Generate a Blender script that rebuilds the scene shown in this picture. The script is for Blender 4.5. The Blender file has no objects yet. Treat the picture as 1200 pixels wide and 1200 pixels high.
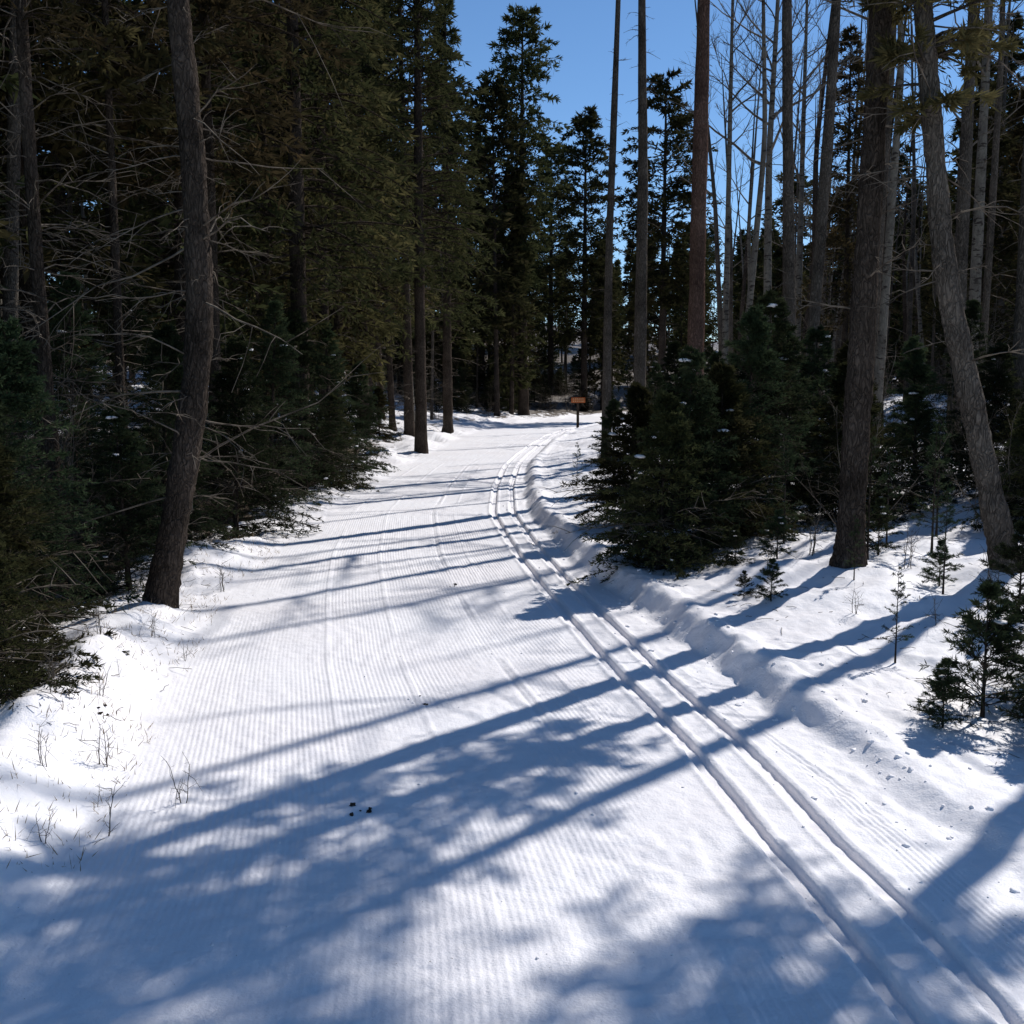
import bpy, math, numpy as np
from mathutils import Vector
scene=bpy.context.scene
R=np.random.RandomState
PI=math.pi
# ------------------------------------------------------------ helpers
_l={}
def noise2(x,y,scale,seed=0):
    if seed not in _l: _l[seed]=R(seed+900).rand(256,256)
    L=_l[seed]; x=np.asarray(x,float)/scale+37.3; y=np.asarray(y,float)/scale+91.7
    xi=np.floor(x).astype(int); yi=np.floor(y).astype(int)
    fx=x-xi; fy=y-yi; fx=fx*fx*(3-2*fx); fy=fy*fy*(3-2*fy)
    g=lambda a,b:L[a%256,b%256]
    return ((g(xi,yi)*(1-fx)+g(xi+1,yi)*fx)*(1-fy)+(g(xi,yi+1)*(1-fx)+g(xi+1,yi+1)*fx)*fy)*2-1
def sm(t):
    t=np.clip(t,0,1); return t*t*(3-2*t)
def smooth_interp(xs,ys):
    gx=np.linspace(-12,420,4321); gy=np.interp(gx,xs,ys)
    k=np.hanning(19); k/=k.sum()
    gy2=np.convolve(np.pad(gy,9,mode='edge'),k,'valid')
    return lambda y: np.interp(y,gx,gy2)
XR=smooth_interp([-12,2,3,4,5.2,6.4,8.5,10.6,14,18,23,29,35,41,47,53,60,70,90,420],
                 [2.2,1.95,1.88,1.75,1.5,1.25,.9,.6,.3,.28,.45,.95,1.6,2.6,4.1,6.6,10.5,17,30,32])
XL=smooth_interp([-12,3,5,8,11,15,22,27,35,41,47,53,60,70,90,420],
                 [-1.3,-1.5,-1.75,-2.25,-2.4,-2.3,-2.15,-1.9,-1.5,-.9,.4,3.0,7.0,13,26,28])
TO=lambda y: np.interp(y,[2,3.9,5,7.3,10.6,14,60],[-.74,-.72,-.62,-.52,-.42,-.42,-.42])
def zground(x,y,detail=True):
    x=np.asarray(x,float); y=np.asarray(y,float)
    xr=XR(y); xl=XL(y); dr=x-xr; dl=xl-x
    z=7*sm((y-55)/100)+1.2*sm((y-150)/200)*4
    z=z+.02*noise2(x,y,2.3,1)*sm((y-0)/4)
    # right side
    wob=.045*noise2(x*0,y,1.6,2)+.028*noise2(x,y,.3,3)+.02*noise2(x,y,.12,35)
    drw=dr+wob
    hb=.04+.085*sm((y-4.2)/2.0)*(1-.35*sm((y-12)/6)); wd=.17+.03*noise2(x*0,y,1.7,21)
    z=z+hb*sm((drw+.12)/wd)+.30*hb*np.exp(-((drw-.10)/.09)**2)*(1+.3*noise2(x*0,y,.9,22))
    z=z+.07*np.clip(dr-.3,0,40)+(.08*noise2(x,y,1.3,4)+.05*noise2(x,y,.45,5)+.02*noise2(x,y,.2,23))*sm((dr-.2)/.9)
    z=z+.5*noise2(x,y,7,6)*sm((np.abs(dr)-3)/8)
    # left side
    z=z+.05*sm((dl+.1)/.6)+(.12*noise2(x,y,1.0,7)+.06*noise2(x,y,.36,8)+.025*noise2(x,y,.15,24))*sm((dl+.05)/.6)
    z=z+.17*np.exp(-((dl-.38)/.28)**2)*sm(noise2(x*0,y,1.6,25)+.7)*sm((13-y)/4)
    z=z+np.clip(dl-.4,0,30)*.10*sm((y-18)/14)
    z=z+.4*noise2(x,y,6,9)*sm((dl-3)/6)
    z=z+.010*noise2(x,y,.10,10)*sm((np.maximum(dr,dl)+.2)/.5)+.006*noise2(x,y,.045,30)*sm((np.maximum(dr,dl)+.15)/.2)
    if detail:
        inside=sm((-drw-.06)/.12)*sm((-dl+.10+.12*noise2(x,y,.6,11))/.3)
        t1=dr-TO(y)-.125; t2=dr-TO(y)+.125
        def tr(t): return sm((.040-np.abs(t))/.014)
        tk=np.maximum(tr(t1),tr(t2))
        far=sm((24-y)/18)
        patch=np.clip(.55+.85*noise2(x,y*.35,.4,12),.08,1)*(.45+.55*sm(.5+noise2(x,y*.5,1.7,26)))
        cord=np.sin(2*PI*dr/.026+1.0*noise2(x,y,.8,31))*.0027*patch*(1-sm((.30-np.abs(dr-TO(y)))/.06))
        cord=cord*sm((-dr-.25)/.1)
        z=z+inside*(cord*far - .031*tk*(.85+.15*noise2(x,y,.5,27)) + .007*np.exp(-((np.abs(t1)-.060)/.016)**2)+.007*np.exp(-((np.abs(t2)-.060)/.016)**2))
        for uu,a,w in ((-1.28,.007,.016),(-1.33,-.006,.016),(-1.9,.005,.018),(-2.35,.005,.02),(-.30,.010,.02),(-1.05,.005,.018),(-.35,-.007,.02)):
            z=z+inside*a*np.exp(-((dr-uu-.006*noise2(x*0,y,2.5,13))/w)**2)*sm(.6+noise2(x,y,1.1,28))
        rough=.3+.7*sm((dr+.5)/.3)
        z=z+inside*(.0045*noise2(x,y,.06,14)*(.3+.7*sm(noise2(x,y,.8,15)))*(1+1.2*rough)+.0035*noise2(x,y,.035,32)*sm(noise2(x,y,.6,29)+.2)+.005*noise2(x,y,.3,16))
        z=z+.012*noise2(x,y,.05,36)*np.exp(-((drw+.03)/.12)**2)*sm((y-4)/2)
    return z
def zg(x,y): return float(zground(np.array([x]),np.array([y]),False)[0])

class MB:
    def __init__(s): s.v=[];s.f=[];s.m=[];s.n=0
    def add(s,v,q,mi):
        v=np.asarray(v,float).reshape(-1,3); q=np.asarray(q,int)
        s.v.append(v); s.f.append((q+s.n)); s.m.append(np.full(len(q),mi,int)); s.n+=len(v)
    def mesh(s,name,mats,smooth=True):
        v=np.concatenate(s.v); me=bpy.data.meshes.new(name)
        tot=sum(f.size for f in s.f); nf=sum(len(f) for f in s.f)
        me.vertices.add(len(v)); me.vertices.foreach_set('co',v.ravel())
        me.loops.add(tot); me.loops.foreach_set('vertex_index',np.concatenate([f.ravel() for f in s.f]).astype(np.int32))
        sizes=np.concatenate([np.full(len(f),f.shape[1]) for f in s.f]); st=np.concatenate([[0],np.cumsum(sizes)[:-1]])
        me.polygons.add(nf); me.polygons.foreach_set('loop_start',st.astype(np.int32)); me.polygons.foreach_set('loop_total',sizes.astype(np.int32))
        me.polygons.foreach_set('material_index',np.concatenate(s.m).astype(np.int32))
        me.polygons.foreach_set('use_smooth',np.full(nf,smooth))
        for m in mats: me.materials.append(m)
        me.update(calc_edges=True); me.validate()
        return me
def norm(a): return a/np.maximum(np.linalg.norm(a,axis=-1,keepdims=True),1e-9)
def tubes(mb,P,r,mi,sides=3):
    N,K,_=P.shape
    if N==0: return
    T=norm(P[:,-1]-P[:,0]); ref=np.where(np.abs(T[:,2:3])>.8,np.array([[1,0,0.]]),np.array([[0,0,1.]]))
    A=norm(np.cross(T,ref)); B=np.cross(T,A)
    an=np.arange(sides)*2*PI/sides
    V=P[:,:,None,:]+r[:,:,None,None]*(np.cos(an)[None,None,:,None]*A[:,None,None,:]+np.sin(an)[None,None,:,None]*B[:,None,None,:])
    i=np.arange(N)[:,None,None]*K*sides; k=np.arange(K-1)[None,:,None]*sides; s=np.arange(sides)[None,None,:]; s2=(s+1)%sides
    q=np.stack([i+k+s,i+k+s2,i+k+sides+s2,i+k+sides+s],-1).reshape(-1,4)
    mb.add(V,q,mi)
def leaves(mb,P,D,L,W,mi,rs):
    N=len(P); Rr=norm(np.cross(D,rs.randn(N,3))); L=L[:,None]; W=W[:,None]
    V=np.stack([P,P+D*L*.4+Rr*W*.5,P+D*L,P+D*L*.4-Rr*W*.5],1)
    mb.add(V,np.arange(N*4).reshape(N,4),mi)
_ico=None
def blobs(mb,P,S,mi,rs,flat=.45,jit=.25):
    global _ico
    if _ico is None:
        import bmesh
        bm=bmesh.new(); bmesh.ops.create_icosphere(bm,subdivisions=2,radius=1)
        _ico=(np.array([v.co[:] for v in bm.verts]),np.array([[v.index for v in f.verts] for f in bm.faces])); bm.free()
    V0,F0=_ico; n=len(V0)
    for p,s in zip(P,S):
        V=V0*(1+jit*rs.randn(n,1)*.5)*np.array([s*rs.uniform(.7,1.4),s*rs.uniform(.7,1.4),s*flat])
        a=rs.rand()*6.3; c,d=math.cos(a),math.sin(a)
        V=np.stack([V[:,0]*c-V[:,1]*d,V[:,0]*d+V[:,1]*c,V[:,2]],1)
        mb.add(V+p,F0,mi)
# ------------------------------------------------------------ materials
def newmat(name):
    m=bpy.data.materials.new(name); m.use_nodes=True; nt=m.node_tree
    for n in list(nt.nodes): nt.nodes.remove(n)
    o=nt.nodes.new('ShaderNodeOutputMaterial'); return m,nt,o
def N(nt,t,**k):
    n=nt.nodes.new('ShaderNode'+t)
    for a,b in k.items():
        if a in n.inputs.keys(): n.inputs[a].default_value=b
        else: setattr(n,a,b)
    return n
def ramp(nt,fac,stops):
    r=nt.nodes.new('ShaderNodeValToRGB'); e=r.color_ramp.elements
    while len(e)<len(stops): e.new(.5)
    for x,(p,c) in zip(e,stops): x.position=p; x.color=(*c,1)
    nt.links.new(fac,r.inputs['Fac']); return r
def snow_mat(name,ground=True):
    m,nt,o=newmat(name); ln=nt.links.new
    geo=N(nt,'NewGeometry'); b=N(nt,'BsdfPrincipled',Roughness=.6)
    b.inputs['Specular IOR Level'].default_value=.25
    n1=N(nt,'TexNoise',Scale=14.,Detail=3.); ln(geo.outputs['Position'],n1.inputs['Vector'])
    n2=N(nt,'TexNoise',Scale=120.,Detail=2.); ln(geo.outputs['Position'],n2.inputs['Vector'])
    n3=N(nt,'TexNoise',Scale=.9,Detail=1.); ln(geo.outputs['Position'],n3.inputs['Vector'])
    cr=ramp(nt,n3.outputs['Fac'],[(.3,(.87,.82,.805)),(.7,(.93,.89,.875))])
    col=cr.outputs['Color']
    if ground:
        at=N(nt,'Attribute',attribute_name='litter')
        l1=N(nt,'TexNoise',Scale=2.2,Detail=6.,Roughness=.75); ln(geo.outputs['Position'],l1.inputs['Vector'])
        mr=N(nt,'MapRange'); mr.inputs['From Min'].default_value=.0; mr.inputs['From Max'].default_value=1.
        mr.inputs['To Min'].default_value=.95; mr.inputs['To Max'].default_value=.30; ln(at.outputs['Fac'],mr.inputs['Value'])
        sb=N(nt,'Math',operation='SUBTRACT'); ln(l1.outputs['Fac'],sb.inputs[0]); ln(mr.outputs[0],sb.inputs[1])
        ml=N(nt,'Math',operation='MULTIPLY',use_clamp=True); ml.inputs[1].default_value=9.; ln(sb.outputs[0],ml.inputs[0])
        lc=ramp(nt,n1.outputs['Fac'],[(.3,(.04,.028,.018)),(.7,(.14,.10,.065))])
        mx=N(nt,'MixRGB'); ln(ml.outputs[0],mx.inputs['Fac']); ln(col,mx.inputs['Color1']); ln(lc.outputs['Color'],mx.inputs['Color2'])
        col=mx.outputs[0]
        for sc,mxd,colr in ((28.,.16,(.20,.15,.10,1)),):
            vo=N(nt,'TexVoronoi',Scale=sc); ln(geo.outputs['Position'],vo.inputs['Vector'])
            th=N(nt,'MapRange'); th.inputs['From Min'].default_value=.48; th.inputs['From Max'].default_value=.8
            th.inputs['To Min'].default_value=.0; th.inputs['To Max'].default_value=mxd; ln(l1.outputs['Fac'],th.inputs['Value'])
            lt=N(nt,'Math',operation='LESS_THAN'); ln(vo.outputs['Distance'],lt.inputs[0]); ln(th.outputs[0],lt.inputs[1])
            f2=N(nt,'Math',operation='MULTIPLY'); f2.inputs[1].default_value=.7; ln(lt.outputs[0],f2.inputs[0])
            mx2=N(nt,'MixRGB'); ln(f2.outputs[0],mx2.inputs['Fac']); ln(col,mx2.inputs['Color1']); mx2.inputs['Color2'].default_value=colr
            col=mx2.outputs[0]
    ln(col,b.inputs['Base Color'])
    ad=N(nt,'Math',operation='MULTIPLY_ADD'); ln(n2.outputs['Fac'],ad.inputs[0]); ad.inputs[1].default_value=.25; ln(n1.outputs['Fac'],ad.inputs[2])
    b1=N(nt,'Bump',Strength=.5,Distance=.02); ln(ad.outputs[0],b1.inputs['Height'])
    ln(b1.outputs[0],b.inputs['Normal']); ln(b.outputs[0],o.inputs[0]); return m
def bark_mat(name,c1,c2,zs=.35,sc=34,bump=1.,spots=None,crack=True):
    m,nt,o=newmat(name); ln=nt.links.new
    tc=N(nt,'TexCoord'); mp=N(nt,'Mapping'); mp.inputs['Scale'].default_value=(1,1,zs); ln(tc.outputs['Object'],mp.inputs['Vector'])
    b=N(nt,'BsdfDiffuse')
    if not crack and not spots:
        n1=N(nt,'TexNoise',Scale=float(sc),Detail=2.); ln(mp.outputs[0],n1.inputs['Vector'])
        cr=ramp(nt,n1.outputs['Fac'],[(.36,c1),(.62,c2)]); ln(cr.outputs[0],b.inputs['Color']); ln(b.outputs[0],o.inputs[0]); return m
    n0=N(nt,'TexNoise',Scale=14.,Detail=3.); ln(mp.outputs[0],n0.inputs['Vector'])
    wm=N(nt,'MixRGB',blend_type='ADD'); wm.inputs['Fac'].default_value=.12; ln(mp.outputs[0],wm.inputs['Color1']); ln(n0.outputs['Color'],wm.inputs['Color2'])
    n1=N(nt,'TexNoise',Scale=float(sc)*1.6,Detail=5.,Roughness=.7); ln(wm.outputs[0],n1.inputs['Vector'])
    v=N(nt,'TexVoronoi',Scale=sc*1.,feature='DISTANCE_TO_EDGE'); ln(wm.outputs[0],v.inputs['Vector'])
    n3=N(nt,'TexNoise',Scale=2.3,Detail=4.); ln(tc.outputs['Object'],n3.inputs['Vector'])
    mxa=N(nt,'MixRGB'); mxa.inputs['Fac'].default_value=.45; ln(n1.outputs['Fac'],mxa.inputs['Color1']); ln(n3.outputs['Fac'],mxa.inputs['Color2'])
    cr=ramp(nt,mxa.outputs[0],[(.38,c1),(.62,c2)]); col=cr.outputs[0]
    vr=ramp(nt,v.outputs['Distance'],[(0.,(.25,.25,.25)),(.22,(1,1,1))])
    if crack:
        mu=N(nt,'MixRGB',blend_type='MULTIPLY'); mu.inputs['Fac'].default_value=.5; ln(col,mu.inputs['Color1']); ln(vr.outputs[0],mu.inputs['Color2']); col=mu.outputs[0]
    if spots:
        mp2=N(nt,'Mapping'); mp2.inputs['Scale'].default_value=(1,1,2.6); ln(tc.outputs['Object'],mp2.inputs['Vector'])
        s=N(nt,'TexNoise',Scale=7.,Detail=3.); ln(mp2.outputs[0],s.inputs['Vector'])
        sr=ramp(nt,s.outputs['Fac'],[(.56,(0,0,0)),(.64,(1,1,1))])
        mx=N(nt,'MixRGB'); ln(sr.outputs[0],mx.inputs['Fac']); ln(col,mx.inputs['Color1']); mx.inputs['Color2'].default_value=(*spots,1); col=mx.outputs[0]
    ln(col,b.inputs['Color'])
    ad=N(nt,'Math',operation='MULTIPLY_ADD'); ln(n1.outputs['Fac'],ad.inputs[0]); ad.inputs[1].default_value=.9; ln(vr.outputs[0],ad.inputs[2])
    bp=N(nt,'Bump',Strength=bump,Distance=.014); ln(ad.outputs[0],bp.inputs['Height']); ln(bp.outputs[0],b.inputs['Normal'])
    ln(b.outputs[0],o.inputs[0]); return m
def leaf_mat(name,c1,c2,c3,tl=True):
    m,nt,o=newmat(name); ln=nt.links.new
    geo=N(nt,'NewGeometry'); oi=N(nt,'ObjectInfo')
    n1=N(nt,'TexNoise',Scale=2.1,Detail=3.,Roughness=.7); ln(geo.outputs['Position'],n1.inputs['Vector'])
    cr=ramp(nt,n1.outputs['Fac'],[(.32,c1),(.52,c2),(.72,c3)])
    hs=N(nt,'HueSaturation'); ln(cr.outputs[0],hs.inputs['Color'])
    mr=N(nt,'MapRange'); mr.inputs['To Min'].default_value=.65; mr.inputs['To Max'].default_value=1.4; ln(oi.outputs['Random'],mr.inputs['Value']); ln(mr.outputs[0],hs.inputs['Value'])
    mr2=N(nt,'MapRange'); mr2.inputs['To Min'].default_value=.47; mr2.inputs['To Max'].default_value=.52; ln(oi.outputs['Random'],mr2.inputs['Value']); ln(mr2.outputs[0],hs.inputs['Hue'])
    d=N(nt,'BsdfDiffuse'); ln(hs.outputs[0],d.inputs['Color'])
    t=N(nt,'BsdfTranslucent'); ln(hs.outputs[0],t.inputs['Color'])
    mx=N(nt,'MixShader'); mx.inputs[0].default_value=.28; ln(d.outputs[0],mx.inputs[1]); ln(t.outputs[0],mx.inputs[2]); ln(mx.outputs[0],o.inputs[0])
    return m
SNOW=snow_mat('snow_surface'); SNOWC=snow_mat('snow_clump',False)
BARK=bark_mat('dark_conifer_bark',(.030,.024,.019),(.115,.09,.072))
BARKG=bark_mat('grey_bark',(.052,.044,.037),(.19,.16,.13))
BARKR=bark_mat('red_pine_bark',(.09,.055,.042),(.24,.15,.115))
BARKA=bark_mat('aspen_bark',(.09,.08,.068),(.22,.20,.165),zs=.5,sc=14,bump=.35,spots=(.05,.042,.036),crack=False)
TWIG=bark_mat('dead_twig',(.055,.046,.038),(.18,.15,.118),sc=10,crack=False)
TWIGG=bark_mat('pale_twig',(.09,.075,.062),(.2,.175,.145),sc=10,crack=False)
NEED=leaf_mat('spruce_needles',(.018,.021,.010),(.050,.053,.022),(.095,.086,.038))
NEEDB=leaf_mat('olive_needles',(.027,.024,.012),(.070,.060,.027),(.13,.102,.046))
NEEDS=leaf_mat('young_spruce_needles',(.016,.023,.012),(.038,.052,.026),(.072,.086,.042))
DRY=leaf_mat('dry_grass',(.18,.13,.08),(.28,.21,.13),(.38,.30,.2))
# ------------------------------------------------------------ objects
col=scene.collection
def obj(name,me,loc=(0,0,0),rz=0,sc=1,parent=None,tilt=(0,0)):
    o=bpy.data.objects.new(name,me); col.objects.link(o); o.location=loc
    o.rotation_euler=(tilt[0],tilt[1],rz); o.scale=(sc,)*3 if not hasattr(sc,'__len__') else sc
    if parent: o.parent=parent
    return o
def pathf(path,H):
    if path is None: path=[(0,0,0),(H,0,0)]
    a=np.array(path,float)
    g=np.linspace(-.5,H,200)
    fx=np.interp(g,a[:,0],a[:,1]); fy=np.interp(g,a[:,0],a[:,2])
    k=np.hanning(31)
    k/=k.sum()
    fx=np.convolve(np.pad(fx,15,mode='reflect',reflect_type='odd'),k,'valid'); fy=np.convolve(np.pad(fy,15,mode='reflect',reflect_type='odd'),k,'valid')
    return lambda h: np.stack([np.interp(h,g,fx),np.interp(h,g,fy),h],-1)
def trunk(mb,H,r0,pf,rs,mi=0,sides=12,rings=40,rtop=.1,rough=.06,flare=.35):
    h=-.35+(H+.35)*np.linspace(0,1,rings)**1.25
    c=pf(h); rad=r0*((1-rtop)*np.clip(1-h/H,0,1)**.85+rtop)*(1+flare*np.exp(-np.clip(h,0,9)/.14))
    an=np.arange(sides)*2*PI/sides
    lump=np.convolve(rs.randn(rings+6),np.ones(4)/4,'same')[3:3+rings]
    rr=rad[:,None]*(1+rough*rs.randn(rings,sides)*.75+.07*lump[:,None])
    V=np.stack([c[:,0:1]+rr*np.cos(an),c[:,1:2]+rr*np.sin(an),np.repeat(c[:,2:3],sides,1)],-1)
    k=np.arange(rings-1)[:,None]*sides; s=np.arange(sides)[None,:]; s2=(s+1)%sides
    q=np.stack([k+s,k+s2,k+sides+s2,k+sides+s],-1).reshape(-1,4)
    mb.add(V,q,mi)
def curve(P0,D,L,droop,K,rs,wig=.05):
    s=np.linspace(0,1,K)[None,:,None]
    P=P0[:,None,:]+D[:,None,:]*L[:,None,None]*s
    P[:,:,2]-= (droop[:,None]*L[:,None])*s[:,:,0]**2
    P=P+np.cumsum(rs.randn(*P.shape)*wig*L[:,None,None]/K,axis=1)*(s>0)
    return P
def deadtwigs(mb,pf,h0,h1,n,rs,lmin,lmax,r,mi,sub=6,r0=.1,droop=.35,el=(-.2,.5)):
    if n<=0: return
    h=rs.uniform(h0,h1,n); az=rs.rand(n)*2*PI; e=rs.uniform(el[0],el[1],n)
    D=np.stack([np.cos(az)*np.cos(e),np.sin(az)*np.cos(e),np.sin(e)],-1)
    L=rs.uniform(lmin,lmax,n)*rs.rand(n)**.4; P=curve(pf(h),D,L,rs.uniform(0,droop,n)*1.0,6,rs,.12)
    rr=r*(.35+.65*L/lmax)[:,None]*np.linspace(1,.25,6)[None,:]; tubes(mb,P,rr,mi)
    if sub:
        idx=np.repeat(np.arange(n),sub); t=rs.uniform(.25,.98,n*sub)*5; i=np.floor(t).astype(int); f=(t-i)[:,None]
        Q=P[idx,i]*(1-f)+P[idx,np.minimum(i+1,5)]*f
        Dd=norm(D[idx]+rs.randn(n*sub,3)*.6); Ls=L[idx]*rs.uniform(.12,.45,n*sub)
        P2=curve(Q,Dd,Ls,rs.uniform(0,.4,n*sub),4,rs,.15)
        tubes(mb,P2,(r*.35*np.linspace(1,.4,4))[None,:]*np.ones((n*sub,1)),mi)
def conifer(name,H,r0,crown0,rmax,nb,tw,lv,leafL,leafW,seed,path=None,prof='spruce',up=.05,droop=.35,smin=.15,ndead=40,bark=BARK,need=NEED,snow=0,sides=9,rings=40,deadlen=(.3,1.1),gap=.15,subdead=5,dead0=.6):
    rs=R(seed); mb=MB(); pf=pathf(path,H)
    trunk(mb,H,r0,pf,rs,0,sides,rings)
    z=crown0+(H-crown0)*np.sort(rs.rand(nb))**(1.15 if prof=='bush' else .95); t=(z-crown0)/(H-crown0)
    az=rs.rand(nb)*2*PI
    if prof=='spruce': L=rmax*((1-t)**.75)*(.55+.45*np.minimum(t/.12,1))*rs.uniform(.6,1.1,nb)+.06*rmax
    elif prof=='bush': L=rmax*((1-t)**.85)*rs.uniform(.55,1.12,nb)+.06*rmax
    else: L=rmax*np.sin(PI*(.12+.84*t))**.6*rs.uniform(.4,1.1,nb)
    keep=(noise2(az*1.2,z,.9 if H>4 else .3,seed%50+20)>-1+2*gap)|(rs.rand(nb)<.3); z,t,az,L=z[keep],t[keep],az[keep],L[keep]; nb=len(z)
    e=up+t*.7+rs.randn(nb)*.14
    D=np.stack([np.cos(az)*np.cos(e),np.sin(az)*np.cos(e),np.sin(e)],-1); dr=droop*rs.uniform(.5,1.4,nb)
    P0=pf(z); K=5
    P=curve(P0,D,L,dr,K,rs,.03)
    br=np.clip(r0*.22,.004,.03)*(.4+.6*L/rmax); tubes(mb,P,br[:,None]*np.linspace(1,.2,K)[None,:],1)
    n=nb*tw; ib=np.repeat(np.arange(nb),tw); s=smin+(1-smin)*rs.rand(n)**.8
    def B(ib,s):
        tt=s*(K-1); i=np.minimum(np.floor(tt).astype(int),K-2); f=(tt-i)[:,None]; return P[ib,i]*(1-f)+P[ib,i+1]*f
    Q=B(ib,s); T=norm(D[ib]-np.array([0,0,1.])*(2*dr[ib]*s)[:,None])
    lat=norm(np.cross(T,np.array([0,0,1.])))*np.where(rs.rand(n)<.5,-1,1)[:,None]
    Dt=norm(T*.8+lat*rs.uniform(.1,1.1,n)[:,None]+np.array([0,0,1.])*rs.uniform(-.35,.2,n)[:,None])
    Lt=np.minimum(L[ib]*.42*(1.15-s)+.04*rmax, .75)*rs.uniform(.5,1.1,n)
    if lv>=8 and H<5:
        P2=np.stack([Q,Q+Dt*Lt[:,None]],1); tubes(mb,P2,np.ones((n,2))*.0018,1)
    m=n*lv; it=np.repeat(np.arange(n),lv); q=rs.rand(m)
    PP=Q[it]+Dt[it]*(Lt[it]*q)[:,None]; 
    PP[:,2]-=.12*Lt[it]*q*q
    DD=norm(Dt[it]*.75+rs.randn(m,3)*.42+np.array([0,0,.08]))
    leaves(mb,PP,DD,leafL*rs.uniform(.55,1.3,m),leafW*rs.uniform(.6,1.3,m),2,rs)
    if ndead: deadtwigs(mb,pf,min(dead0,H*.3),crown0+.25*(H-crown0),ndead,rs,deadlen[0],deadlen[1],.011,3,subdead)
    if snow:
        k=rs.randint(0,nb,snow); ss=rs.uniform(.45,.95,snow); pp=B(k,ss)+np.array([0,0,.012]); blobs(mb,pp,rs.uniform(.02,.055,snow)*(1 if H<4 else 2.2),4,rs,.35)
    return mb.mesh(name,[bark,bark,need,TWIG,SNOWC])
def bare_tree(name,H,r0,b0,n1,n2,n3,l1,seed,path=None,bark=BARKA,tw=TWIGG,el=(.5,1.0),ndead=15,sides=9,stub=.35):
    rs=R(seed); mb=MB(); pf=pathf(path,H); trunk(mb,H,r0,pf,rs,0,sides,36,rough=.03,flare=.2)
    if n1:
        h=b0+(H-b0)*rs.rand(n1)**.8; az=rs.rand(n1)*2*PI; e=rs.uniform(el[0],el[1],n1)
        D=np.stack([np.cos(az)*np.cos(e),np.sin(az)*np.cos(e),np.sin(e)],-1); L=l1*(1.15-(h-b0)/(H-b0))*rs.uniform(.6,1.1,n1)
        P=curve(pf(h),D,L,np.full(n1,-.05),6,rs,.12); rr=(r0*.28*(L/l1))[:,None]*np.linspace(1,.3,6); tubes(mb,P,rr,1,4)
        cur=(P,D,L)
        for lev,nn in enumerate((n2,n3)):
            P,D,L=cur; K=P.shape[1]; n=len(L)*nn; ib=np.repeat(np.arange(len(L)),nn); tt=rs.uniform(.25,1,n)*(K-1); i=np.minimum(np.floor(tt).astype(int),K-2); f=(tt-i)[:,None]
            Q=P[ib,i]*(1-f)+P[ib,i+1]*f; Dn=norm(D[ib]+rs.randn(n,3)*.45+np.array([0,0,.15])); Ln=L[ib]*rs.uniform(.25,.5,n)
            P2=curve(Q,Dn,Ln,np.full(n,-.03),4,rs,.12); rad=[.007,.0035][lev]; tubes(mb,P2,np.ones((n,1))*rad*np.linspace(1,.5,4)[None,:],1)
            cur=(P2,Dn,Ln)
    deadtwigs(mb,pf,1.2,max(b0,2.5),ndead,rs,.1,stub,.010,2,2,el=(-.3,.5))
    return mb.mesh(name,[bark,tw,TWIG])
def shrub(name,H,nst,seed,mat=TWIG,r=.009,spread=.35,n2=12,n3=6):
    rs=R(seed); mb=MB(); az=rs.rand(nst)*2*PI; e=rs.uniform(PI/2-spread*2,PI/2,nst)
    D=np.stack([np.cos(az)*np.cos(e),np.sin(az)*np.cos(e),np.sin(e)],-1); L=H*rs.uniform(.5,1.,nst)
    P0=rs.randn(nst,3)*np.array([.06,.06,0])*H*.5+np.array([0,0,-.05]); P=curve(P0,D,L,rs.uniform(-.05,.15,nst),7,rs,.1)
    tubes(mb,P,np.ones((nst,1))*r*np.linspace(1,.3,7),0,4); cur=(P,D,L)
    for lev,nn in enumerate((n2,n3)):
        if nn==0: break
        P,D,L=cur; K=P.shape[1]; n=len(L)*nn; ib=np.repeat(np.arange(len(L)),nn); tt=rs.uniform(.15,1,n)*(K-1); i=np.minimum(np.floor(tt).astype(int),K-2); f=(tt-i)[:,None]
        Q=P[ib,i]*(1-f)+P[ib,i+1]*f; Dn=norm(D[ib]*.7+rs.randn(n,3)*.6); Ln=L[ib]*rs.uniform(.15,.4,n)
        P2=curve(Q,Dn,Ln,rs.uniform(0,.3,n),4,rs,.15); tubes(mb,P2,np.ones((n,1))*r*[.4,.22][lev]*np.linspace(1,.5,4)[None,:],0); cur=(P2,Dn,Ln)
    return mb.mesh(name,[mat])
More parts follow.
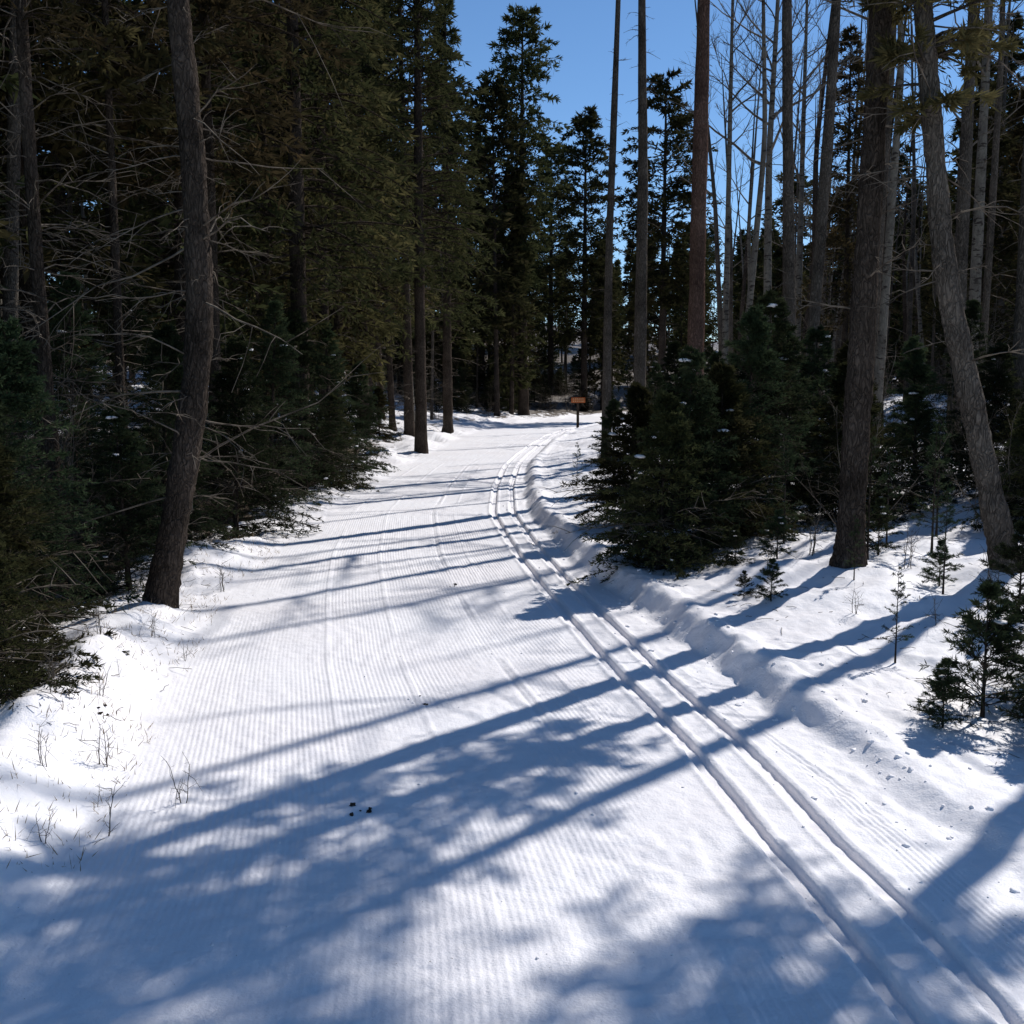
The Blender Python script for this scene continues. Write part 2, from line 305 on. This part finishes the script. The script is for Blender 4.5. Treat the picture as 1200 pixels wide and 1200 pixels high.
# ------------------------------------------------------------ terrain
ys=[-10.]
while ys[-1]<1.5: ys.append(ys[-1]+.25)
while ys[-1]<65: ys.append(ys[-1]+max(.018,.0080*ys[-1]))
while ys[-1]<400: ys.append(ys[-1]*1.03+.3)
ys=np.array(ys)
tr_u=np.arange(-3.5,.36,.0052)
def outw(a,b,d0,g):
    L=[a]; d=d0
    while L[-1]<b: L.append(L[-1]+d); d*=g
    return np.array(L)
right_u=outw(tr_u[-1],300,.014,1.028); left_u=-outw(-tr_u[0],300,.014,1.03)[::-1]
def sheet(name,us):
    Y,U=np.meshgrid(ys,us,indexing='ij'); X=XR(Y)+U; Z=zground(X,Y)
    r,c=Y.shape; i=np.arange(r-1)[:,None]*c+np.arange(c-1)[None,:]
    q=np.stack([i,i+1,i+1+c,i+c],-1).reshape(-1,4)
    mb=MB(); mb.add(np.stack([X,Y,Z],-1),q,0); me=mb.mesh(name,[SNOW])
    dl=XL(Y)-X; dr=X-XR(Y)
    lit=.78*sm((dl-.4)/1.0)*(1-.40*sm((Y-22)/8))+.24*sm((dl+.35)/.5)+.46*sm((dr-1.0)/2.5)*sm((Y-6)/6)+.12*sm((dr-.2)/.5)+.32*sm((Y-50)/8)*sm((np.maximum(dl,dr)-.3)/1.)
    lit=np.clip(lit+.10*noise2(X,Y,1.7,17)*(lit>.1),0,1)
    a=me.attributes.new('litter','FLOAT','POINT'); a.data.foreach_set('value',lit.ravel().astype(np.float32))
    return me
obj('ski_trail',sheet('ski_trail',tr_u))
obj('snow_ground',sheet('gr',right_u)); obj('snow_ground',sheet('gl',left_u))
# ------------------------------------------------------------ named near trees
def P3(x,y,dz=0): return (x,y,zg(x,y)+dz)
T=[]
me=conifer('pineA',11,.105,4.6,2.0,130,12,8,.11,.014,1,path=[(-.5,-.12,0),(0,0,0),(1.0,.22,0),(1.9,.37,0),(3,.36,0),(4.3,.27,0),(7,.2,.1),(11,.35,.2)],prof='pine',droop=.25,ndead=90,need=NEEDB,sides=28,rings=200,deadlen=(.3,1.5),smin=.4)
obj('pine_tree',me,P3(-2.52,7.7,-.04)); T.append((-2.52,7.7))
me=conifer('pineL',11.5,.103,7.6,1.4,110,12,8,.11,.014,2,path=[(0,0,0),(4.5,.10,0),(10.5,.2,0)],prof='pine',droop=.25,ndead=44,need=NEEDB,bark=BARK,sides=28,rings=200,deadlen=(.2,.9),smin=.4,dead0=1.6)
obj('pine_tree',me,P3(2.53,8.15)); T.append((2.53,8.15))
MP=[(-.5,.14,0),(0,0,0),(.9,-.24,0),(2.1,-.55,0),(4.1,-.80,0),(7,-.95,0),(9.5,-.9,0)]
me=conifer('pineM',8.6,.094,3.1,.9,230,12,10,.10,.016,3,path=MP,prof='pine',up=.25,droop=.2,ndead=34,need=NEEDB,bark=BARKG,sides=28,rings=200,deadlen=(.3,1.1),smin=.2,dead0=1.4,gap=.2)
obj('pine_tree',me,P3(3.52,7.7)); T.append((3.52,7.7))
def big(x,y,H,r,c0,rm,nb,seed,nm='pine_tree',need=NEED,bark=BARK,prof='pine',tw=9,lv=7,ll=.17,lw=.042,**k):
    me=conifer('t%d'%seed,H,r,c0,rm,nb,tw,lv,ll,lw,seed,prof=prof,need=need,bark=bark,**k)
    obj(nm,me,P3(x,y),rz=seed*1.3); T.append((x,y))
big(-2.15,26,16,.15,3.6,2.0,260,11,droop=.3,prof='spruce',gap=.2)
big(-2.1,36,13.5,.17,3.0,1.9,240,12,prof='spruce',ll=.2,lw=.05,gap=.15)
big(.55,52,18,.24,6,2.5,280,13,ll=.26,lw=.08,gap=.25,path=[(0,0,0),(9,.3,0),(18,.2,0)])
big(3.9,60,15.5,.2,4,2.5,260,14,ll=.26,lw=.08,gap=.2)
big(6.9,51,15,.2,5,2.4,260,15,ll=.26,lw=.08,gap=.2)
big(-1.7,62,14,.2,3,2.4,240,16,ll=.26,lw=.08,prof='spruce')
big(2.3,66,14,.2,3,2.6,260,17,ll=.26,lw=.08)
big(-3.35,17.5,15,.15,2.6,2.2,300,18,prof='spruce',nm='spruce_tree',droop=.4,gap=.1)
big(-3.9,29,15,.16,2.6,2.2,300,19,prof='spruce',nm='spruce_tree',droop=.4,gap=.1)
big(-3.65,13.6,13,.09,4.2,1.7,260,20,prof='spruce',nm='spruce_tree',ndead=120,gap=.2,need=NEEDB)
big(-6.6,14,14,.12,3.2,2.2,280,21,prof='spruce',nm='spruce_tree',ndead=120)
big(-4.25,12,12,.055,4.5,1.2,160,22,nm='spruce_tree',prof='spruce',ndead=140,need=NEEDB,deadlen=(.4,1.6))
big(-3.8,9.1,10,.068,4.4,1.4,160,23,nm='spruce_tree',prof='spruce',ndead=110,need=NEEDB,path=[(0,0,0),(3.5,.22,0),(10,.3,0)],ll=.11,lw=.02,deadlen=(.4,1.6))
def pole(x,y,H,r,seed,nm,bark,path=None,b0=8,n1=10,n2=5,n3=3,l1=1.4,nd=25,stub=.3,**k):
    me=bare_tree('p%d'%seed,H,r,b0,n1,n2,n3,l1,seed,path=path,bark=bark,ndead=nd,stub=stub,**k); obj(nm,me,P3(x,y),rz=0); T.append((x,y))
pole(1.88,22,14,.10,31,'dead_tree',BARKG,path=[(0,0,0),(4,.02,0),(9,.16,0),(14,.2,0)],nd=90,stub=.4)
pole(2.30,20,14,.125,32,'dead_tree',BARKG,path=[(0,0,0),(5,.02,0),(9,-.06,0),(14,.05,0)],nd=70,stub=.4)
big(2.8,17,15,.15,8.5,1.6,110,33,bark=BARKR,ndead=30,smin=.5,path=[(0,0,0),(7,.06,0),(15,.1,0)],deadlen=(.1,.5),dead0=3)
pole(4.8,25,13,.085,34,'aspen_tree',BARKA,b0=6,n1=22,n2=6,n3=4,l1=1.6)
pole(5.55,24,12.5,.11,35,'aspen_tree',BARKA,b0=5.5,n1=34,n2=8,n3=5,l1=2.4,path=[(0,0,0),(6,-.1,0),(12.5,.1,0)])
pole(4.1,15,12,.10,36,'dead_tree',BARKG,b0=7,path=[(0,-.12,0),(5,.1,0),(12,.3,0)],nd=60,stub=.5)
pole(6.5,16.2,13,.11,37,'dead_tree',BARKG,b0=6,n1=20,n2=6,n3=4,l1=1.8)
pole(5.5,12,13,.09,38,'dead_tree',BARKG,b0=7,nd=60,stub=.6)
pole(8.3,20,13,.12,39,'aspen_tree',BARKA,b0=6,n1=20,n2=6,n3=4,l1=1.8)
pole(7.7,30,13,.12,41,'aspen_tree',BARKA,b0=6,n1=24,n2=7,n3=4,l1=2)
# off-frame pines on the right that shade the foreground
big(5.15,7.5,10.0,.12,5.3,1.1,170,51,need=NEEDB,ll=.12,lw=.028,gap=.22,tw=11,lv=8)
big(4.9,9.2,10.8,.10,7.5,1.25,190,52,need=NEEDB,ll=.12,lw=.024,gap=.2,tw=11,lv=8)
big(6.9,8.3,12.0,.11,7.4,1.3,170,53,need=NEEDB,ll=.12,lw=.024,gap=.25,tw=11,lv=8)
# young spruces
BV=[]
for i,(H,rm,nb,sn) in enumerate([(2.0,.85,210,8),(2.3,.95,230,5),(1.6,.75,180,6),(3.2,1.15,240,8)]):
    BV.append((H,conifer('young%d'%i,H,.02*H/2+.008,.03,rm,nb,14,11,.048,.0115,60+i,up=.16,droop=.25,ndead=30,need=NEEDS if i!=2 else NEED,snow=sn,deadlen=(.2,.9),smin=.08,subdead=4,prof='bush',gap=.2)))
tiny=conifer('seedling',.62,.009,.03,.36,70,11,11,.034,.006,70,up=.35,droop=.15,ndead=0,need=NEEDS,smin=.1,snow=2,prof='bush')
wisp=conifer('sapling',.9,.008,.15,.20,34,6,9,.03,.005,71,up=.3,droop=.1,ndead=0,need=NEEDS,smin=.1,gap=.3)
def young(x,y,h,k,rz,w=1.):
    H,me=BV[k]; s=h/H; obj('young_spruce',me,P3(x,y,-.03),rz=rz,sc=(s*w,s*w,s),tilt=(.05*math.sin(x*9),.05*math.cos(y*7))); T.append((x,y))
for a in [(1.2,8.9,1.45,2,0,1.05),(1.45,9.3,1.8,0,2,.95),(1.9,9.7,1.6,2,1,1.1),(2.15,10.3,2.1,1,2,1.0),(2.5,11.1,2.3,0,3,1.0),(3.0,11.8,2.0,3,4,1.1),(3.45,11.2,1.6,2,5,1.1),(1.25,11.6,1.5,2,6,1.1),(1.9,12.2,1.9,3,1,1.1),
          (4.7,12.7,1.8,1,2,1),(5.4,13.2,2.1,3,3,1),(4.2,14,1.8,2,2,1),(6.2,11.5,2.0,0,4,1),(1.4,15,1.3,1,0,1.1),(2.6,16,1.6,2,1,1.1),(4.1,11.2,1.3,0,2,1.1),(5.1,10.4,1.5,2,4,1.1),(3.6,13,2.0,0,4,1.1),(4.6,9.6,1.2,2,1,1.1),(5.0,11.5,1.6,0,0,1.1),
          (2.75,5.15,.75,2,3,1.0),(3.1,5.6,.9,0,2,1.0),
          (-2.45,4.95,1.0,2,1,1.1),(-2.8,5.6,1.45,2,1,1.1),(-3.1,6.3,1.7,0,2,1.1),(-3.3,7.0,2.0,1,2,1.1),(-4.0,7.9,2.3,3,4,1),(-3.15,8.9,1.5,0,3,1.1),(-3.35,10.4,2.0,1,3,1.1),
          (-3.05,12.0,2.2,0,5,1),(-3.2,14.4,2.7,3,1,1),(-3.05,16.2,2.6,1,2,1.),(-3.1,18.6,2.6,3,0,1.),(-2.95,20.6,2.0,0,0,1.),(-2.85,17.2,1.5,2,0,1.),(-4.2,10.5,2.6,3,3,1),(-4.6,13,3.,3,2,1)]:
    young(*a)
for x,y,s,rz in [(2.27,5.15,1.,0),(2.0,4.95,.5,2),(2.45,4.75,.9,2),(2.7,5.6,.8,1),(1.75,7.3,.45,1),(1.62,7.55,.3,4),(3.1,6.6,.9,1),(3.0,7.6,.5,1),(2.1,8.6,.6,1),(2.9,8.6,.7,1),(1.75,8.5,.5,2)]: obj('spruce_seedling',tiny,P3(x,y),rz=rz,sc=s)
for x,y,s,rz in [(2.16,6.05,.6,0),(2.4,7.6,.5,2),(3.9,10,1.2,1),(2.75,8.4,1.1,2),(3.1,9.0,.9,2),(.95,16,.7,1),(2.95,7.4,.8,0),(2.3,9.2,1.0,0),(3.4,8.8,1.1,3)]: obj('spruce_sapling',wisp,P3(x,y),rz=rz,sc=s)
# ------------------------------------------------------------ forest instances
SP=[conifer('fs%d'%i,H,.13,c0,rm,nb,8,5,.23,.065,100+i,prof='spruce',droop=.4,ndead=60,subdead=4,gap=.1,need=nd,path=[(0,0,0),(H*.5,.2*(i-1),0),(H,.1,0)],deadlen=(.4,1.6)) for i,(H,c0,rm,nb,nd) in enumerate([(13,2.5,1.9,240,NEED),(15,4.0,2.1,250,NEEDB),(11,1.8,1.8,230,NEEDB),(14,5,1.8,210,NEED)])]
FP=[conifer('ff%d'%i,H,.13,c0,rm,nb,5,4,.42,.13,110+i,prof=pr,droop=.35,ndead=12,subdead=0,sides=6,rings=12,gap=.1,need=nd) for i,(H,c0,rm,nb,nd,pr) in enumerate([(13,2.0,1.9,210,NEED,'spruce'),(14,4.0,2.3,200,NEED,'pine'),(11,1.2,1.9,200,NEEDB,'spruce')])]
BT=[bare_tree('fb%d'%i,H,r,6.5,n1,5,2,1.6,120+i,bark=bk,ndead=35,stub=.6,path=[(0,0,0),(H*.5,.25*(i-1.5),0),(H,.1,.2)]) for i,(H,r,n1,bk) in enumerate([(12,.08,12,BARKA),(13,.10,12,BARKG),(11,.065,10,BARKG),(12,.09,8,BARK)])]
SH=[shrub('sh%d'%i,H,n,140+i,mat=mt,n2=10,n3=5) for i,(H,n,mt) in enumerate([(2.6,6,TWIG),(3.4,5,TWIG),(1.6,8,TWIG)])]
rs=R(5)
def ok(x,y,d): return all((x-a)**2+(y-b)**2>d*d for a,b in T)
dist=bpy.data.objects.new('distant_forest',None); col.objects.link(dist)
und=bpy.data.objects.new('forest_undergrowth',None); col.objects.link(und)
def place(kind,x,y,s):
    far=y>34
    if kind=='s': me=FP[rs.randint(3)] if y>40 else SP[rs.randint(4)]; nm='spruce_tree'
    else:
        i=rs.randint(4); me=BT[i]; nm='aspen_tree' if i<1 else 'dead_tree'
    obj('tree' if far else nm,me,P3(x,y,-.05),rz=rs.rand()*6.3,sc=s,parent=dist if far else None,tilt=(rs.randn()*.03,rs.randn()*.03)); T.append((x,y))
cnt=0
for _ in range(6000):   # left wood
    if cnt>=100: break
    y=9+48*rs.rand()**1.2; x=XL(y)-1.2-rs.rand()**1.2*(.40*y+3)
    if x>XL(y)-1.6 and y<30: continue
    if ok(x,y,1.05): place('s' if rs.rand()<.7 else 'b',x,y,rs.uniform(.8,1.15)); cnt+=1
cnt=0
for _ in range(6000):   # right: slim, mostly bare stems close to trail
    if cnt>=60: break
    y=13+42*rs.rand(); x=XR(y)+2.5+rs.rand()*11
    if x>y*.55+3 or (x<y*.19 and y<45): continue
    if ok(x,y,1.0): place('b',x,y,rs.uniform(.8,1.1)); cnt+=1
cnt=0
for _ in range(8000):   # right: conifers behind the stems
    if cnt>=115: break
    y=17+63*rs.rand(); o=7.5+rs.rand()*26; x=XR(y)+o
    if y>45: x=XR(y)+4+rs.rand()*30
    if x>y*.55+6: continue
    if ok(x,y,1.3): place('s',x,y,min(rs.uniform(.62,.9),.5+o*.02 if y<45 else 1)); cnt+=1
cnt=0
for _ in range(8000):   # far backdrop
    if cnt>=290: break
    y=56+60*rs.rand()**1.3; x=-34+rs.rand()*90
    if XL(y)-1.5<x<XR(y)+1.5 and y<62: continue
    if ok(x,y,1.4): place('s' if rs.rand()<.85 else 'b',x,y,rs.uniform(.52,.84)); cnt+=1
for _ in range(250):
    y=8+50*rs.rand()**1.4
    if rs.rand()<.55: x=XL(y)-1.2-rs.rand()*(.35*y+1.5)
    else: x=XR(y)+2.2+rs.rand()*(.40*y)
    if y<9.5 and x>0: continue
    obj('shrub',SH[rs.randint(3)],P3(x,y),rz=rs.rand()*6.3,sc=rs.uniform(.4,1.0),parent=und)
for _ in range(80):
    y=14+58*rs.rand()
    x=(XL(y)-1.5-rs.rand()*8) if rs.rand()<.4 else XR(y)+2.2+rs.rand()*14
    obj('sapling',BV[rs.randint(4)][1],P3(x,y),rz=rs.rand()*6.3,sc=rs.uniform(.5,1.1),parent=und)
for _ in range(60):   # thicket behind the bend
    y=50+22*rs.rand(); x=-5+12*rs.rand()
    if XL(y)-1<x<XR(y)+1: continue
    if rs.rand()<.6: obj('sapling',BV[rs.randint(4)][1],P3(x,y),rz=rs.rand()*6.3,sc=rs.uniform(.5,1.3),parent=und)
    else: obj('shrub',SH[rs.randint(3)],P3(x,y),rz=rs.rand()*6.3,sc=rs.uniform(.5,1.),parent=und)
# ------------------------------------------------------------ small things
weeds=[shrub('weed%d'%i,.38,n,160+i,mat=TWIG,r=.0036,spread=.12,n2=9,n3=2) for i,n in enumerate((1,2,3))]
for x,y,k,s,rz in [(-1.5,3.9,0,1.0,0),(-1.3,4.2,1,.9,1),(-1.62,4.1,0,.45,2),(-2.05,5.6,0,.5,3),(-1.72,4.5,2,.8,2),(-1.95,6.4,1,.6,0),(-1.75,3.5,1,.7,0),(-2.1,4.9,2,.9,0),(-2.3,6.0,2,.8,0),(-1.85,4.2,2,.7,1),(-1.65,3.7,1,.6,4),(-2.0,5.2,1,.7,5),(-2.2,6.6,2,.7,3),
                   (2.5,9.2,0,1.6,1),(2.7,8.8,1,1.5,1),(2.4,8.7,2,1.4,3),(3.0,8.2,2,1.4,2),(2.2,6.9,2,.7,1),(2.6,6.6,1,.9,2),(3.1,7.0,2,1.2,0),(3.3,7.4,1,1.3,0),(1.9,8.0,2,.8,0),(-2.3,8.6,2,1,0)]:
    obj('dry_weed',weeds[k],P3(x,y),rz=rz,sc=s)
mb=MB(); n=5200; r=R(8); y=3+9*r.rand(n)**1.2; x=XL(y)+.1-r.rand(n)*1.0; z=zground(x,y,False)
cl=noise2(x,y,.35,33)>-.1; x,y,z=x[cl],y[cl],z[cl]; n=len(x)
leaves(mb,np.stack([x,y,z-.012],-1),norm(r.randn(n,3)*.45+np.array([0,0,.6])),r.uniform(.02,.08,n),np.full(n,.0035),0,r)
obj('dry_grass_tufts',mb.mesh('dry_grass',[DRY]))
mb=MB(); r=R(18); n=800; y=4.5+9*r.rand(n); side=r.rand(n)<.6; x=np.where(side,XR(y)+.4+3*r.rand(n),XL(y)-1.2*r.rand(n)); z=zground(x,y,False)+.004
a=r.rand(n)*6.3; D=norm(np.stack([np.cos(a),np.sin(a),r.randn(n)*.15],-1)); L=r.uniform(.02,.16,n)**1.0
tubes(mb,curve(np.stack([x,y,z],-1),D,L,np.zeros(n),4,r,.2),np.ones((n,4))*.0018,0)
obj('fallen_twigs',mb.mesh('fallen_twigs',[TWIG]))
mb=MB(); r=R(9)
n=420; y=3+13*r.rand(n)**1.3; x=XR(y)+r.randn(n)*.2-.04
n2=150; y2=3+12*r.rand(n2)**1.5; x2=XR(y2)-3*r.rand(n2)
x=np.concatenate([x,x2]); y=np.concatenate([y,y2]); z=zground(x,y); sz=np.concatenate([.003+.013*r.rand(n)**3,.002+.006*r.rand(n2)**2])
blobs(mb,np.stack([x,y,z+.001],-1),sz,0,r,.7,.45); obj('snow_crumbs',mb.mesh('snow_crumbs',[SNOWC]))
mb=MB(); r=R(10); P=[];S=[]
for cx,cy,k in [(-.60,4.12,5),(-.5,5.6,3),(-.5,8.9,4),(-1.9,5.0,4),(.2,11.5,3)]:
    for _ in range(k):
        a=cx+r.randn()*.03; b=cy+r.randn()*.05; P.append((a,b,float(zground(a,b))+.004)); S.append(r.uniform(.004,.012))
blobs(mb,np.array(P),np.array(S),0,r,.5,.6); obj('fallen_pine_cones',mb.mesh('cones',[BARK]))
mb=MB(); blobs(mb,np.array([[0,0,.0],[.1,.05,-.01],[-.08,.04,-.01]]),[.07,.05,.04],0,R(3),.4,.3); obj('rock',mb.mesh('rock',[BARK]),P3(-2.6,7.1))
# trail sign
import bmesh
def box(bm,c,s,bev=.006):
    r=bmesh.ops.create_cube(bm,size=1); vs=r['verts']
    for v in vs: v.co=Vector((v.co.x*s[0]+c[0],v.co.y*s[1]+c[1],v.co.z*s[2]+c[2]))
    es=list({e for v in vs for e in v.link_edges}); bmesh.ops.bevel(bm,geom=es,offset=bev,segments=2,affect='EDGES')
SG=bark_mat('sign_wood_orange',(.24,.07,.025),(.40,.13,.05),zs=1,sc=6,crack=False); LT=bark_mat('sign_lettering',(.5,.4,.25),(.6,.5,.3),crack=False)
par=bpy.data.objects.new('trail_sign',None); col.objects.link(par); par.location=P3(2.42,40.5); par.rotation_euler=(0,0,.1)
bm=bmesh.new(); box(bm,(-.0,0,.55),(.09,.09,1.3)); me=bpy.data.meshes.new('post'); bm.to_mesh(me); bm.free(); me.materials.append(BARK); obj('post',me,parent=par)
bm=bmesh.new(); box(bm,(0,-.066,1.06),(.52,.035,.20)); me=bpy.data.meshes.new('board'); bm.to_mesh(me); bm.free(); me.materials.append(SG); obj('board',me,parent=par)
bm=bmesh.new()
for j in range(2):
    for i in range(6): box(bm,(-.18+.07*i,-.087,1.10-.08*j),(.03,.008,.03),.001)
me=bpy.data.meshes.new('lettering'); bm.to_mesh(me); bm.free(); me.materials.append(LT); obj('lettering',me,parent=par)
# ------------------------------------------------------------ light, sky, camera
EL=math.radians(43); AZ=math.radians(42.5)
w=bpy.data.worlds.new('World'); scene.world=w; w.use_nodes=True; nt=w.node_tree
for n in list(nt.nodes): nt.nodes.remove(n)
sky=nt.nodes.new('ShaderNodeTexSky'); sky.sky_type='NISHITA'; sky.sun_disc=False; sky.sun_elevation=EL; sky.sun_rotation=AZ
sky.altitude=3000; sky.air_density=1.1; sky.dust_density=.05; sky.ozone_density=3.
hs=nt.nodes.new('ShaderNodeHueSaturation'); hs.inputs['Saturation'].default_value=1.12; nt.links.new(sky.outputs[0],hs.inputs['Color'])
bg=nt.nodes.new('ShaderNodeBackground'); bg.inputs['Strength'].default_value=.12; wo=nt.nodes.new('ShaderNodeOutputWorld')
nt.links.new(hs.outputs[0],bg.inputs[0]); nt.links.new(bg.outputs[0],wo.inputs[0])
sl=bpy.data.lights.new('sun','SUN'); sl.energy=4.4; sl.angle=math.radians(.53); sl.color=(1,.985,.965)
so=bpy.data.objects.new('sun',sl); col.objects.link(so)
d=Vector((-math.sin(AZ)*math.cos(EL),-math.cos(AZ)*math.cos(EL),-math.sin(EL))); so.rotation_euler=d.to_track_quat('-Z','Y').to_euler(); so.location=(10,10,20)
cam=bpy.data.cameras.new('camera'); co=bpy.data.objects.new('camera',cam); col.objects.link(co); cam.sensor_width=36; cam.angle=math.radians(50)
cam.clip_end=2000; cam.clip_start=.05; co.location=(0,0,1.65+zg(0,.5)); co.rotation_euler=(math.radians(90-6.65),0,0); scene.camera=co
scene.view_settings.view_transform='Standard'; scene.view_settings.look='None'; scene.view_settings.exposure=0
